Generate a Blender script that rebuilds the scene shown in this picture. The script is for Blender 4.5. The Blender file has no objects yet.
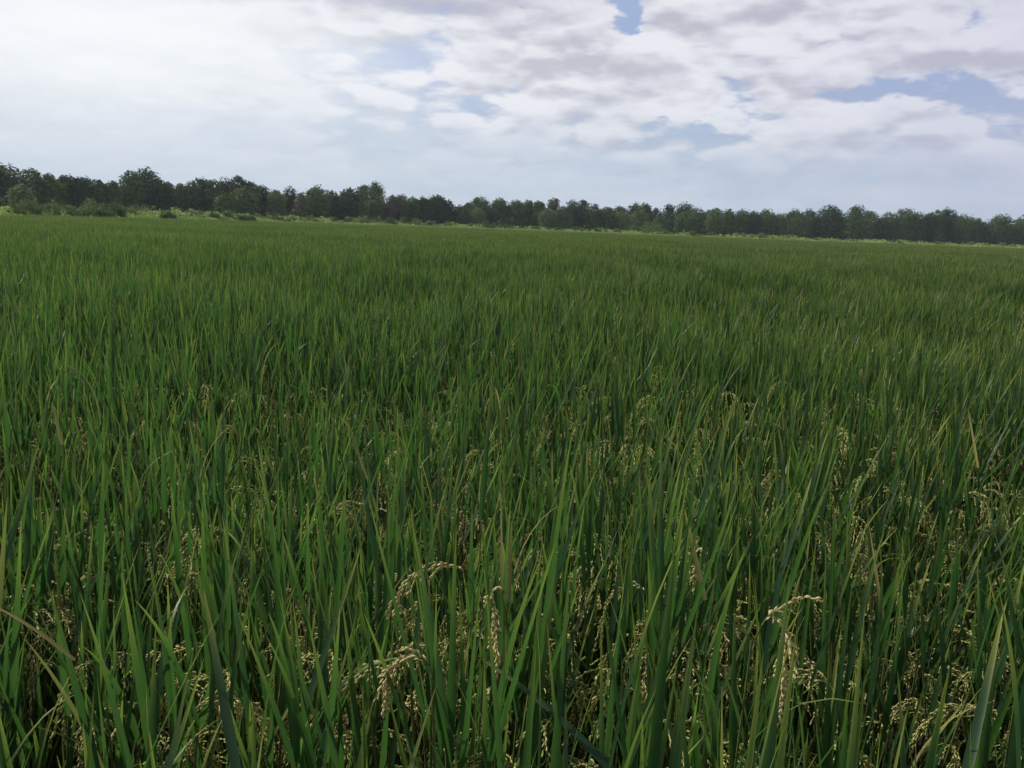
import bpy, math, random
import numpy as np
from mathutils import Matrix, Vector

scene = bpy.context.scene
R = math.radians
COL = scene.collection

# ------------------------------------------------------------------ camera
F = 835.0
EYE = Vector((0, 0, 1.62))
PITCH = math.atan((384 - 226.6) / F)
ROLL = math.atan(0.0378)
f0 = Vector((0, math.cos(PITCH), -math.sin(PITCH)))
u0 = Vector((0, math.sin(PITCH), math.cos(PITCH)))
r0 = Vector((1, 0, 0))
CU = math.cos(ROLL) * u0 - math.sin(ROLL) * r0
CR = math.cos(ROLL) * r0 + math.sin(ROLL) * u0
CF = f0
cam = bpy.data.cameras.new('camera')
cam.sensor_width = 36
cam.lens = F * 36 / 1024
cam.clip_start = 0.02
cam.clip_end = 6000
camo = bpy.data.objects.new('camera', cam)
COL.objects.link(camo)
m = Matrix((CR, CU, -CF)).transposed().to_4x4()
m.translation = EYE
camo.matrix_world = m
scene.camera = camo


def ray(px, py):
    px, py = float(px), float(py)
    return (CF + (px - 512) / F * CR - (py - 384) / F * CU).normalized()


def bearing(px):
    d = ray(px, 226.6 + 0.0378 * (px - 512))
    return math.atan2(d.x, d.y)


def at(px, py, dist):
    """world point seen at a pixel, at a horizontal distance"""
    d = ray(px, py)
    return EYE + d * (dist / math.hypot(d.x, d.y))


# ------------------------------------------------------------------ world and sun
SUN_EL, SUN_AZ = 46.0, -66.0          # degrees; azimuth clockwise from the view direction
SUN_DIR = Vector((math.sin(R(SUN_AZ)) * math.cos(R(SUN_EL)), math.cos(R(SUN_AZ)) * math.cos(R(SUN_EL)), math.sin(R(SUN_EL))))
world = bpy.data.worlds.new('World')
scene.world = world
world.use_nodes = True
world.cycles.sampling_method = 'MANUAL'
world.cycles.sample_map_resolution = 512
nt = world.node_tree
nt.nodes.clear()


class G:
    """small node-building helper"""
    def __init__(s, nt): s.nt = nt
    def n(s, t, **k):
        nd = s.nt.nodes.new(t)
        for a, b in k.items(): setattr(nd, a, b)
        return nd
    def put(s, sock, v):
        if isinstance(v, bpy.types.NodeSocket): s.nt.links.new(v, sock)
        elif v is not None: sock.default_value = v
    def m(s, op, a, b=None, c=None, clamp=False):
        nd = s.n('ShaderNodeMath', operation=op, use_clamp=clamp)
        s.put(nd.inputs[0], a); s.put(nd.inputs[1], b)
        if c is not None: s.put(nd.inputs[2], c)
        return nd.outputs[0]
    def mix(s, f, a, b, mode='MIX'):
        nd = s.n('ShaderNodeMix', data_type='RGBA', blend_type=mode)
        s.put(nd.inputs[0], f); s.put(nd.inputs[6], a); s.put(nd.inputs[7], b)
        return nd.outputs[2]
    def step(s, x, lo, hi):
        nd = s.n('ShaderNodeMapRange', interpolation_type='SMOOTHSTEP')
        s.put(nd.inputs[0], x); nd.inputs[1].default_value = lo; nd.inputs[2].default_value = hi
        return nd.outputs[0]
    def vec(s, x, y, z):
        nd = s.n('ShaderNodeCombineXYZ')
        s.put(nd.inputs[0], x); s.put(nd.inputs[1], y); s.put(nd.inputs[2], z)
        return nd.outputs[0]
    def noise(s, v, scale, detail=6, rough=0.55, dist=0.0):
        nd = s.n('ShaderNodeTexNoise')
        s.put(nd.inputs['Vector'], v); nd.inputs['Scale'].default_value = scale
        nd.inputs['Detail'].default_value = detail; nd.inputs['Roughness'].default_value = rough
        nd.inputs['Distortion'].default_value = dist
        return nd.outputs['Fac']


g = G(nt)
tc = g.n('ShaderNodeTexCoord')
sep = g.n('ShaderNodeSeparateXYZ')
nt.links.new(tc.outputs['Generated'], sep.inputs[0])
X, Y, Z = sep.outputs
AZ = g.m('MULTIPLY', g.m('ARCTAN2', X, Y), 57.2958)                 # degrees, right positive
EL = g.m('MULTIPLY', g.m('ARCSINE', Z), 57.2958)


def ang(px, py):
    d = ray(px, py)
    return math.degrees(math.atan2(d.x, d.y)), math.degrees(math.asin(d.z))


def blob(px, py, wx, wy, tilt=0.0, fn=None):
    """soft ellipse of the sky dome, radii in degrees"""
    a, e = ang(px, py)
    dx = g.m('SUBTRACT', AZ, a); dy = g.m('SUBTRACT', EL, e)
    if tilt:
        dy = g.m('SUBTRACT', dy, g.m('MULTIPLY', dx, tilt))
    dx = g.m('DIVIDE', dx, wx); dy = g.m('DIVIDE', dy, wy)
    q = g.m('ADD', g.m('MULTIPLY', dx, dx), g.m('MULTIPLY', dy, dy))
    return g.m('POWER', 2.71828, g.m('MULTIPLY', q, -1.0))


def addup(lst):
    r = lst[0]
    for x in lst[1:]: r = g.m('ADD', r, x)
    return r


sky = g.n('ShaderNodeTexSky', sky_type='NISHITA', sun_disc=False, sun_elevation=R(SUN_EL), sun_rotation=R(SUN_AZ),
          altitude=50, air_density=1.0, dust_density=2.0, ozone_density=1.0)
AZ0, EL0 = AZ, EL
w1 = g.noise(g.vec(g.m('MULTIPLY', AZ, 0.11), g.m('MULTIPLY', EL, 0.26), 1.7), 1.7, 5, 0.6)
w2 = g.noise(g.vec(g.m('MULTIPLY', AZ, 0.11), g.m('MULTIPLY', EL, 0.26), 5.9), 2.2, 5, 0.6)
AZ = g.m('ADD', AZ0, g.m('MULTIPLY', g.m('SUBTRACT', w1, 0.5), 11.0))
EL = g.m('ADD', EL0, g.m('MULTIPLY', g.m('SUBTRACT', w2, 0.5), 3.6))
P = g.vec(g.m('MULTIPLY', AZ0, 0.075), g.m('MULTIPLY', EL0, 0.20), 7.7)
P2 = g.vec(g.m('MULTIPLY', AZ0, 0.075), g.m('ADD', g.m('MULTIPLY', EL0, 0.20), 0.15), 7.7)
def puffs(v):
    """billowing cloud: soft noise with round cells eating into it"""
    vd = g.n('ShaderNodeVectorMath', operation='SCALE')
    wn = g.n('ShaderNodeTexNoise'); wn.inputs['Scale'].default_value = 3.5; wn.inputs['Detail'].default_value = 3
    g.put(wn.inputs['Vector'], v); g.put(vd.inputs[0], wn.outputs['Color']); vd.inputs['Scale'].default_value = 0.30
    va = g.n('ShaderNodeVectorMath', operation='ADD'); g.put(va.inputs[0], v); g.put(va.inputs[1], vd.outputs[0])
    vo = g.n('ShaderNodeTexVoronoi', feature='F1'); vo.inputs["Scale"].default_value = 3.2
    vo.inputs['Detail'].default_value = 1.0; vo.inputs['Roughness'].default_value = 0.5
    g.put(vo.inputs['Vector'], va.outputs[0])
    return g.m('ADD', g.m('MULTIPLY', g.noise(v, 1.25, 8, 0.58), 0.78), g.m('MULTIPLY', g.m('SUBTRACT', 0.9, vo.outputs['Distance']), 0.30))


nA = puffs(P)
nB = puffs(P2)
fine = g.noise(g.vec(g.m('MULTIPLY', AZ0, 0.12), g.m('MULTIPLY', EL0, 0.3), 3.1), 5.0, 7, 0.6, 0.0)
# openings of blue between the clouds
gaps = addup([
    g.m('MULTIPLY', blob(635, 18, 2.0, 0.8), 0.95),
    g.m('MULTIPLY', blob(690, 128, 6.5, 0.8, -0.02), 0.95),
    g.m('MULTIPLY', blob(955, 92, 5.8, 0.95, 0.03), 1.0),
    g.m('MULTIPLY', blob(785, 56, 2.8, 0.7, -0.15), 0.75),
    g.m('MULTIPLY', blob(375, 58, 6.5, 1.0), 0.34),
    g.m('MULTIPLY', blob(465, 100, 5.5, 1.2), 0.6),
    g.m('MULTIPLY', blob(925, 36, 3.5, 0.9), 0.55),
    g.m('MULTIPLY', blob(360, 132, 8.0, 1.0), 0.45),
    g.m('MULTIPLY', blob(520, 12, 1.8, 0.6), 0.5)])
bodies = addup([
    blob(560, 46, 6, 2.2), blob(560, 90, 7.0, 1.1), blob(720, 30, 6.0, 2.0), blob(960, 58, 6.0, 1.3),
    blob(800, 120, 8, 1.2, 0.0), blob(617, 120, 1.4, 0.8), blob(380, 48, 8.0, 1.6)])
dens = g.m('ADD', g.m('SUBTRACT', g.m('ADD', g.m('MULTIPLY', nA, 2.1), g.m('MULTIPLY', bodies, 0.26)), g.m('MULTIPLY', gaps, 0.62)), -0.345)
cover = g.step(dens, 0.18, 0.48)
# lit tops and grey undersides: density here against the density a little higher up
relief = g.m('SUBTRACT', nB, nA)
under = addup([g.m('MULTIPLY', blob(540, 60, 6.5, 0.65), 1.0), g.m('MULTIPLY', blob(575, 93, 5.5, 0.6), 0.9),
               g.m('MULTIPLY', blob(985, 66, 4.2, 0.8), 0.9), g.m('MULTIPLY', blob(430, 2, 10, 0.8), 1.0),
               g.m('MULTIPLY', blob(800, 4, 16, 0.8), 0.6), g.m('MULTIPLY', blob(640, 75, 12, 0.8), 0.25),
               g.m('MULTIPLY', blob(330, 36, 0.9, 0.3), 0.7), g.m('MULTIPLY', blob(900, 150, 9, 2.0), 0.25)])
thick = g.step(dens, 0.45, 1.25)
shade = g.m('ADD', g.m('ADD', g.m('MULTIPLY', relief, 4.5), g.m('MULTIPLY', under, 0.55)), g.m('MULTIPLY', thick, 0.35))
shade = g.m('MULTIPLY', g.step(shade, -0.35, 1.05), 0.95)
lit = g.mix(shade, (0.82, 0.83, 0.89, 1), (0.49, 0.50, 0.59, 1))
blue = g.mix(g.step(EL0, 2, 13), (0.42, 0.52, 0.70, 1), (0.35, 0.46, 0.74, 1))
nis = g.mix(1.0, sky.outputs[0], (0.10, 0.10, 0.10, 1), 'MULTIPLY')
blue = g.mix(0.25, blue, nis)
c = g.mix(cover, blue, lit)
# thick pale veil towards the horizon, with faint flat streaks
streak = g.noise(g.vec(g.m('MULTIPLY', AZ0, 0.035), g.m("MULTIPLY", EL0, 0.18), 8.0), 2.2, 7, 0.62, 0.2)
veilcol = g.mix(g.step(streak, 0.30, 0.70), (0.475, 0.575, 0.705, 1), (0.575, 0.650, 0.755, 1))
smoothcol = g.mix(g.step(streak, 0.30, 0.70), (0.62, 0.69, 0.77, 1), (0.80, 0.83, 0.87, 1))
c = g.mix(g.m('MULTIPLY', g.step(AZ, -6, -22), 0.72), c, smoothcol)
veil = g.m('MULTIPLY', g.step(g.m('ADD', EL0, g.m('MULTIPLY', g.m('SUBTRACT', w1, 0.5), 5.0)), 8.6, 3.2), 0.90)
c = g.mix(veil, c, veilcol)
# the thin bright cloud in front of the sun, upper left
glow = addup([g.m('MULTIPLY', blob(110, 15, 16, 4.5), 0.64), g.m('MULTIPLY', blob(60, 70, 25, 7.0), 0.38)])
glow = g.m('MULTIPLY', glow, g.m('ADD', 0.62, g.m('MULTIPLY', streak, 0.6)), clamp=True)
c = g.mix(glow, c, (0.95, 0.98, 1.0, 1))
topgrey = g.m('MULTIPLY', blob(380, -2, 13, 0.85), 0.62, clamp=True)
c = g.mix(topgrey, c, (0.46, 0.47, 0.58, 1))
# pinkish cast at the far right
c = g.mix(g.m('MULTIPLY', g.step(AZ0, 8, 36), 0.40), c, (0.46, 0.47, 0.65, 1))
# the rest of the dome overhead: broken bright cloud
c = g.mix(g.step(EL0, 18, 36), c, (0.40, 0.45, 0.54, 1))
bg = g.n('ShaderNodeBackground')
nt.links.new(c, bg.inputs[0])
bg.inputs[1].default_value = 1.0
out = g.n('ShaderNodeOutputWorld')
nt.links.new(bg.outputs[0], out.inputs[0])

sl = bpy.data.lights.new('sun', 'SUN')
sl.energy = 4.8
sl.angle = R(1.5)
sl.color = (1.0, 0.95, 0.86)
so = bpy.data.objects.new('sun', sl)
COL.objects.link(so)
so.rotation_euler = SUN_DIR.to_track_quat('Z', 'Y').to_euler()
so.location = (0, 0, 60)

vs = scene.view_settings
vs.view_transform = 'Standard'
vs.look = 'None'
vs.exposure = 0.0
vs.gamma = 1.0
vs.use_curve_mapping = False
scene.cycles.max_bounces = 5
scene.cycles.diffuse_bounces = 2
scene.cycles.transmission_bounces = 4
scene.cycles.transparent_max_bounces = 8
scene.cycles.volume_bounces = 0
#SKYTEST
# ------------------------------------------------------------------ helpers
rng = np.random.default_rng(11)


def mesh_np(name, V, Fq, mats, attr=None, mi=None, smooth=True):
    """mesh from arrays: V (n,3), Fq list of (k,3|4) int arrays"""
    me = bpy.data.meshes.new(name)
    V = np.asarray(V, np.float32)
    loops = np.concatenate([f.reshape(-1) for f in Fq]).astype(np.int32)
    sizes = np.concatenate([np.full(len(f), f.shape[1], np.int32) for f in Fq])
    starts = np.concatenate([[0], np.cumsum(sizes)[:-1]]).astype(np.int32)
    me.vertices.add(len(V)); me.vertices.foreach_set('co', V.reshape(-1))
    me.loops.add(len(loops)); me.loops.foreach_set('vertex_index', loops)
    me.polygons.add(len(sizes)); me.polygons.foreach_set('loop_start', starts)
    me.polygons.foreach_set('loop_total', sizes)
    if mi is not None: me.polygons.foreach_set('material_index', np.asarray(mi, np.int32))
    me.polygons.foreach_set('use_smooth', np.full(len(sizes), smooth, bool))
    if attr is not None:
        a = me.attributes.new('col', 'FLOAT_COLOR', 'POINT')
        a.data.foreach_set('color', np.asarray(attr, np.float32).reshape(-1))
    for mt in mats: me.materials.append(mt)
    me.update(); me.validate()
    return me


def obj(name, me, parent=None, loc=(0, 0, 0)):
    o = bpy.data.objects.new(name, me)
    COL.objects.link(o)
    o.location = loc
    if parent: o.parent = parent
    return o


def tag(o, label=None, cat=None, group=None, kind=None):
    for k, v in (('label', label), ('category', cat), ('group', group), ('kind', kind)):
        if v: o[k] = v
    return o


def new_mat(name):
    mt = bpy.data.materials.new(name); mt.use_nodes = True
    mt.node_tree.nodes.clear()
    return mt, G(mt.node_tree)


def foliage_mat(name, dark, light, trans, tip=None, rough=0.5, transfac=0.35, spec=0.3, dry=None, noise_scale=3.0, patch=None):
    """col attribute: r = place along blade, g = random per blade, b = midrib, a = dryness"""
    mt, h = new_mat(name)
    at_ = h.n('ShaderNodeAttribute', attribute_name='col')
    sp = h.n('ShaderNodeSeparateColor'); h.put(sp.inputs[0], at_.outputs['Color'])
    t, rn, mid = sp.outputs[0], sp.outputs[1], sp.outputs[2]
    geo = h.n('ShaderNodeNewGeometry')
    nz = h.noise(geo.outputs['Position'], noise_scale, 4, 0.6)
    k = h.m('ADD', h.m('MULTIPLY', rn, h.m('ADD', 0.45, h.m('MULTIPLY', t, 0.5)) if tip else 0.75), h.m('MULTIPLY', h.m('SUBTRACT', nz, 0.5), 0.9), clamp=True)
    c = h.mix(k, dark + (1,), light + (1,))
    if patch:   # broad differences in growth over the field
        pn = h.noise(geo.outputs['Position'], 0.16, 3, 0.5)
        c = h.mix(h.m('MULTIPLY', h.step(pn, 0.48, 0.66), 0.5), c, patch + (1,))
    if tip:
        tt = h.m('MULTIPLY', h.step(t, 0.45, 1.0), h.m('ADD', 0.22, h.m('MULTIPLY', rn, 0.85)))
        c = h.mix(tt, c, tip + (1,))
        c = h.mix(h.m('MULTIPLY', h.step(mid, 0.72, 1.0), 0.30), c, light + (1,))
        veins = h.m('SINE', h.m('MULTIPLY', mid, 42.0))
        c = h.mix(h.m('MULTIPLY', h.m('ADD', veins, 1.0), 0.08), c, light + (1,))
        sn = h.noise(geo.outputs['Position'], 210.0, 2, 0.6)
        c = h.mix(h.m('MULTIPLY', h.step(sn, 0.66, 0.74), 0.55), c, (0.16, 0.11, 0.045, 1))
    if dry:
        c = h.mix(at_.outputs['Alpha'], c, dry + (1,))
    hs = h.n('ShaderNodeObjectInfo')
    c = h.mix(h.m('MULTIPLY', h.m('SUBTRACT', hs.outputs['Random'], 0.2, clamp=True), 0.35), c, tuple(0.55 * x for x in dark) + (1,))
    pr = h.n('ShaderNodeBsdfPrincipled')
    h.put(pr.inputs['Base Color'], c)
    pr.inputs['Roughness'].default_value = rough
    pr.inputs['Specular IOR Level'].default_value = spec
    tr = h.n('ShaderNodeBsdfTranslucent')
    tcx = h.mix(0.5, c, trans + (1,))
    h.put(tr.inputs[0], tcx)
    mx = h.n('ShaderNodeMixShader'); mx.inputs[0].default_value = transfac
    h.nt.links.new(pr.outputs[0], mx.inputs[1]); h.nt.links.new(tr.outputs[0], mx.inputs[2])
    o = h.n('ShaderNodeOutputMaterial'); h.nt.links.new(mx.outputs[0], o.inputs[0])
    return mt


def plain_mat(name, a, b, scale=4.0, rough=0.8, bump=0.0, spec=0.2, detail=6):
    mt, h = new_mat(name)
    geo = h.n('ShaderNodeNewGeometry')
    nz = h.noise(geo.outputs['Position'], scale, detail, 0.6)
    c = h.mix(h.step(nz, 0.3, 0.7), a + (1,), b + (1,))
    pr = h.n('ShaderNodeBsdfPrincipled'); h.put(pr.inputs['Base Color'], c)
    pr.inputs['Roughness'].default_value = rough; pr.inputs['Specular IOR Level'].default_value = spec
    if bump:
        bp = h.n('ShaderNodeBump'); bp.inputs['Strength'].default_value = bump
        h.put(bp.inputs['Height'], nz); h.nt.links.new(bp.outputs[0], pr.inputs['Normal'])
    o = h.n('ShaderNodeOutputMaterial'); h.nt.links.new(pr.outputs[0], o.inputs[0])
    return mt


M_LEAF = foliage_mat('rice_blade', (0.009, 0.032, 0.015), (0.036, 0.086, 0.030), (0.10, 0.26, 0.035), tip=(0.38, 0.42, 0.065),
                     dry=(0.38, 0.29, 0.09), transfac=0.42, rough=0.45, spec=0.35, patch=(0.080, 0.125, 0.030))
M_GRAIN = foliage_mat('rice_grain', (0.33, 0.36, 0.10), (0.62, 0.60, 0.22), (0.62, 0.52, 0.16), dry=(0.72, 0.58, 0.28),
                      transfac=0.22, rough=0.55, noise_scale=9.0)
M_STEM = plain_mat('rice_straw', (0.05, 0.08, 0.02), (0.10, 0.11, 0.035), 8.0, 0.6)
M_SOIL = plain_mat('wet_soil', (0.020, 0.015, 0.010), (0.045, 0.034, 0.022), 2.0, 0.9, 0.4)
M_TREE = foliage_mat('tree_leaf', (0.030, 0.062, 0.018), (0.125, 0.185, 0.048), (0.10, 0.18, 0.03), transfac=0.16, rough=0.7, spec=0.08, noise_scale=0.5)
M_TREE_PALE = foliage_mat('pale_tree_leaf', (0.075, 0.110, 0.038), (0.14, 0.185, 0.065), (0.18, 0.26, 0.06), transfac=0.28, rough=0.7, spec=0.08, noise_scale=0.5)
M_TREE_DARK = foliage_mat('dark_tree_leaf', (0.020, 0.040, 0.018), (0.070, 0.102, 0.036), (0.06, 0.12, 0.03), transfac=0.18, rough=0.7, spec=0.08, noise_scale=0.5)
M_TREE_RUST = foliage_mat('rusty_tree_leaf', (0.062, 0.080, 0.034), (0.135, 0.140, 0.060), (0.17, 0.17, 0.05), transfac=0.25, rough=0.6, noise_scale=0.5)
M_BARK = plain_mat('bark', (0.05, 0.042, 0.034), (0.12, 0.105, 0.085), 3.0, 0.9, 0.5)
M_BUSH = foliage_mat('bush_leaf', (0.10, 0.15, 0.060), (0.19, 0.25, 0.10), (0.24, 0.34, 0.09), transfac=0.32, rough=0.7, spec=0.08, noise_scale=0.6)
M_BUSH_DARK = foliage_mat('dark_bush_leaf', (0.065, 0.110, 0.040), (0.135, 0.190, 0.07), (0.14, 0.22, 0.06), transfac=0.28, rough=0.7, spec=0.08, noise_scale=0.6)
M_WEED = foliage_mat('weed_leaf', (0.15, 0.22, 0.06), (0.29, 0.36, 0.12), (0.33, 0.44, 0.10), transfac=0.32, rough=0.7, noise_scale=0.3)
M_MARGIN = plain_mat('margin_turf', (0.18, 0.23, 0.065), (0.34, 0.36, 0.15), 0.25, 0.95)

# ------------------------------------------------------------------ where things stand
BE = np.radians([-60, -46, -31.5, -24.5, -11, 0, 11, 22, 31.5, 46, 60])
DE = np.array([58, 62, 74, 100, 134, 146, 152, 185, 225, 290, 370.0])      # far edge of the rice
DT = np.array([120, 128, 148, 165, 192, 215, 245, 290, 335, 430, 520.0])   # foot of the tree line


def KZ(b): return np.interp(b, [R(-26), 0, R(31)], [1.0, 1.1, 1.25])     # the bank is higher to the right
def ZB(b): return 0.68 * float(KZ(b))
def d_edge(b): return float(np.interp(b, BE, DE))
def d_tree(b): return float(np.interp(b, BE, DT))
def polar(b, d): return Vector((d * math.sin(b), d * math.cos(b), 0))


# ------------------------------------------------------------------ ground
N = 60
gx = np.linspace(-3000, 3000, N + 1)
gV = np.array([(x, y, 0) for y in gx for x in gx])
gF = np.array([(j * (N + 1) + i, j * (N + 1) + i + 1, (j + 1) * (N + 1) + i + 1, (j + 1) * (N + 1) + i) for j in range(N) for i in range(N)])
tag(obj('ground', mesh_np('ground', gV, [gF], [M_SOIL])), kind='structure')

# raised grassy bank between the rice and the wood
prof = [(-1.0, -0.05), (0.0, 0.35), (1.5, 0.80), (4.0, 0.95), (12, 0.85), (25, 0.75), (50, 0.7), (215, 0.7), (217, -0.05)]
bs = np.radians(np.arange(-58, 58.01, 0.5))
V = []
for i, b in enumerate(bs):
    for j, (o_, z) in enumerate(prof):
        p = polar(b, d_edge(b) + o_ + 0.6 * math.sin(i * 0.9) * (j == 0))
        V.append((p.x, p.y, z * KZ(b) + (0.08 * math.sin(i * 1.7 + j) if 0 < j < 8 else 0)))
K = len(prof)
Fc = np.array([(i * K + j, (i + 1) * K + j, (i + 1) * K + j + 1, i * K + j + 1) for i in range(len(bs) - 1) for j in range(K - 1)])[:, ::-1]
tag(obj('field_margin', mesh_np('field_margin', V, [Fc], [M_MARGIN])), kind='structure')


# ------------------------------------------------------------------ rice blades
def blades(base, azi, tilt, curve, length, width, segs, twist, rnd, dry, fold=True, tipdry=None):
    """N tapering leaf blades with a folded midrib -> verts, faces, attribute"""
    n = len(length)
    t = np.linspace(0, 1, segs + 1)
    ds = 1.0 / segs
    tm = (t[:-1] + t[1:]) / 2
    th = tilt[:, None] + curve[:, None] * tm[None, :] ** 2               # angle from vertical
    dx = np.sin(th) * ds * length[:, None]; dz = np.cos(th) * ds * length[:, None]
    hx = np.concatenate([np.zeros((n, 1)), np.cumsum(dx, 1)], 1)
    hz = np.concatenate([np.zeros((n, 1)), np.cumsum(dz, 1)], 1)
    ca, sa = np.cos(azi)[:, None], np.sin(azi)[:, None]
    cx = base[:, 0:1] + hx * ca; cy = base[:, 1:2] + hx * sa; cz = base[:, 2:3] + hz
    w = width[:, None] * 0.5 * np.minimum(1, 0.5 + t * 2.2)[None, :] * np.clip(1 - t, 0, 1)[None, :] ** 0.80
    w[:, -1] = 0.0002
    fa = azi[:, None] + math.pi / 2 + twist[:, None] * t[None, :]
    sx, sy = np.cos(fa), np.sin(fa)
    # fold: the edges lifted along the blade's face normal
    fx, fy = ca * np.ones_like(sx), sa * np.ones_like(sx)
    lift = w * 0.35
    L = np.stack([cx - sx * w - fx * lift, cy - sy * w - fy * lift, cz], -1)
    Rr = np.stack([cx + sx * w - fx * lift, cy + sy * w - fy * lift, cz], -1)
    C = np.stack([cx, cy, cz], -1)
    tt = np.broadcast_to(t, (n, segs + 1))
    rr = np.broadcast_to(rnd[:, None], tt.shape)
    if tipdry is None: tipdry = np.zeros(n)
    dd = np.clip(dry[:, None] + (tipdry[:, None] > 0) * np.clip((tt - (1 - tipdry[:, None])) * 8, 0, 0.9), 0, 1)
    if fold:
        V = np.stack([L, C, Rr], 2).reshape(-1, 3)                         # (n, segs+1, 3, 3)
        A = np.stack([np.stack([tt, rr, np.full(tt.shape, q), dd], -1) for q in (0, 1, 0)], 2).reshape(-1, 4)
        k = np.arange(segs)
        q1 = np.stack([k * 3, k * 3 + 1, k * 3 + 4, k * 3 + 3], -1)
        q2 = np.stack([k * 3 + 1, k * 3 + 2, k * 3 + 5, k * 3 + 4], -1)
        q = np.concatenate([q1, q2]); st = 3 * (segs + 1)
    else:
        V = np.stack([L, Rr], 2).reshape(-1, 3)
        A = np.stack([np.stack([tt, rr, np.zeros(tt.shape), dd], -1)] * 2, 2).reshape(-1, 4)
        k = np.arange(segs)
        q = np.stack([k * 2, k * 2 + 1, k * 2 + 3, k * 2 + 2], -1); st = 2 * (segs + 1)
    Fq = (q[None] + (np.arange(n) * st)[:, None, None]).reshape(-1, 4)
    return V, Fq, A


def tubes(P0, P1, r0_, r1_, sides=4):
    """straight tapered tubes between point arrays"""
    P0 = np.asarray(P0, float); P1 = np.asarray(P1, float); n = len(P0)
    d = P1 - P0; d /= np.linalg.norm(d, axis=1, keepdims=True) + 1e-9
    ref = np.where(np.abs(d[:, 2:3]) > 0.9, [[1.0, 0, 0]], [[0, 0, 1.0]])
    a = np.cross(d, ref); a /= np.linalg.norm(a, axis=1, keepdims=True) + 1e-9
    b = np.cross(d, a)
    ph = np.arange(sides) / sides * 2 * math.pi
    ring = a[:, None] * np.cos(ph)[None, :, None] + b[:, None] * np.sin(ph)[None, :, None]
    r0_ = np.broadcast_to(np.asarray(r0_, float), (n,)); r1_ = np.broadcast_to(np.asarray(r1_, float), (n,))
    A = P0[:, None] + ring * r0_[:, None, None]; B = P1[:, None] + ring * r1_[:, None, None]
    V = np.concatenate([A, B], 1).reshape(-1, 3)
    k = np.arange(sides); k2 = (k + 1) % sides
    q = np.stack([k, k2, k2 + sides, k + sides], -1)
    Fq = (q[None] + (np.arange(n) * 2 * sides)[:, None, None]).reshape(-1, 4)
    return V, Fq


def join(parts):
    """parts: list of (V, F(k,4|3), A|None, matindex)"""
    Vs, Fs, As, Ms, off = [], [], [], [], 0
    for V, Fq, A, mi in parts:
        Vs.append(V); Fs.append(Fq + off); off += len(V)
        As.append(A if A is not None else np.tile([0.3, 0.5, 0, 0], (len(V), 1)))
        Ms.append(np.full(len(Fq), mi))
    return np.concatenate(Vs), Fs, np.concatenate(As), np.concatenate(Ms)


OCT = np.array([(0, 0, 1), (.5, 0, .1), (0, .32, .1), (-.5, 0, .1), (0, -.32, .1), (0, 0, -1)], float)
OCTF = np.array([(0, 1, 2), (0, 2, 3), (0, 3, 4), (0, 4, 1), (5, 2, 1), (5, 3, 2), (5, 4, 3), (5, 1, 4)])


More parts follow.
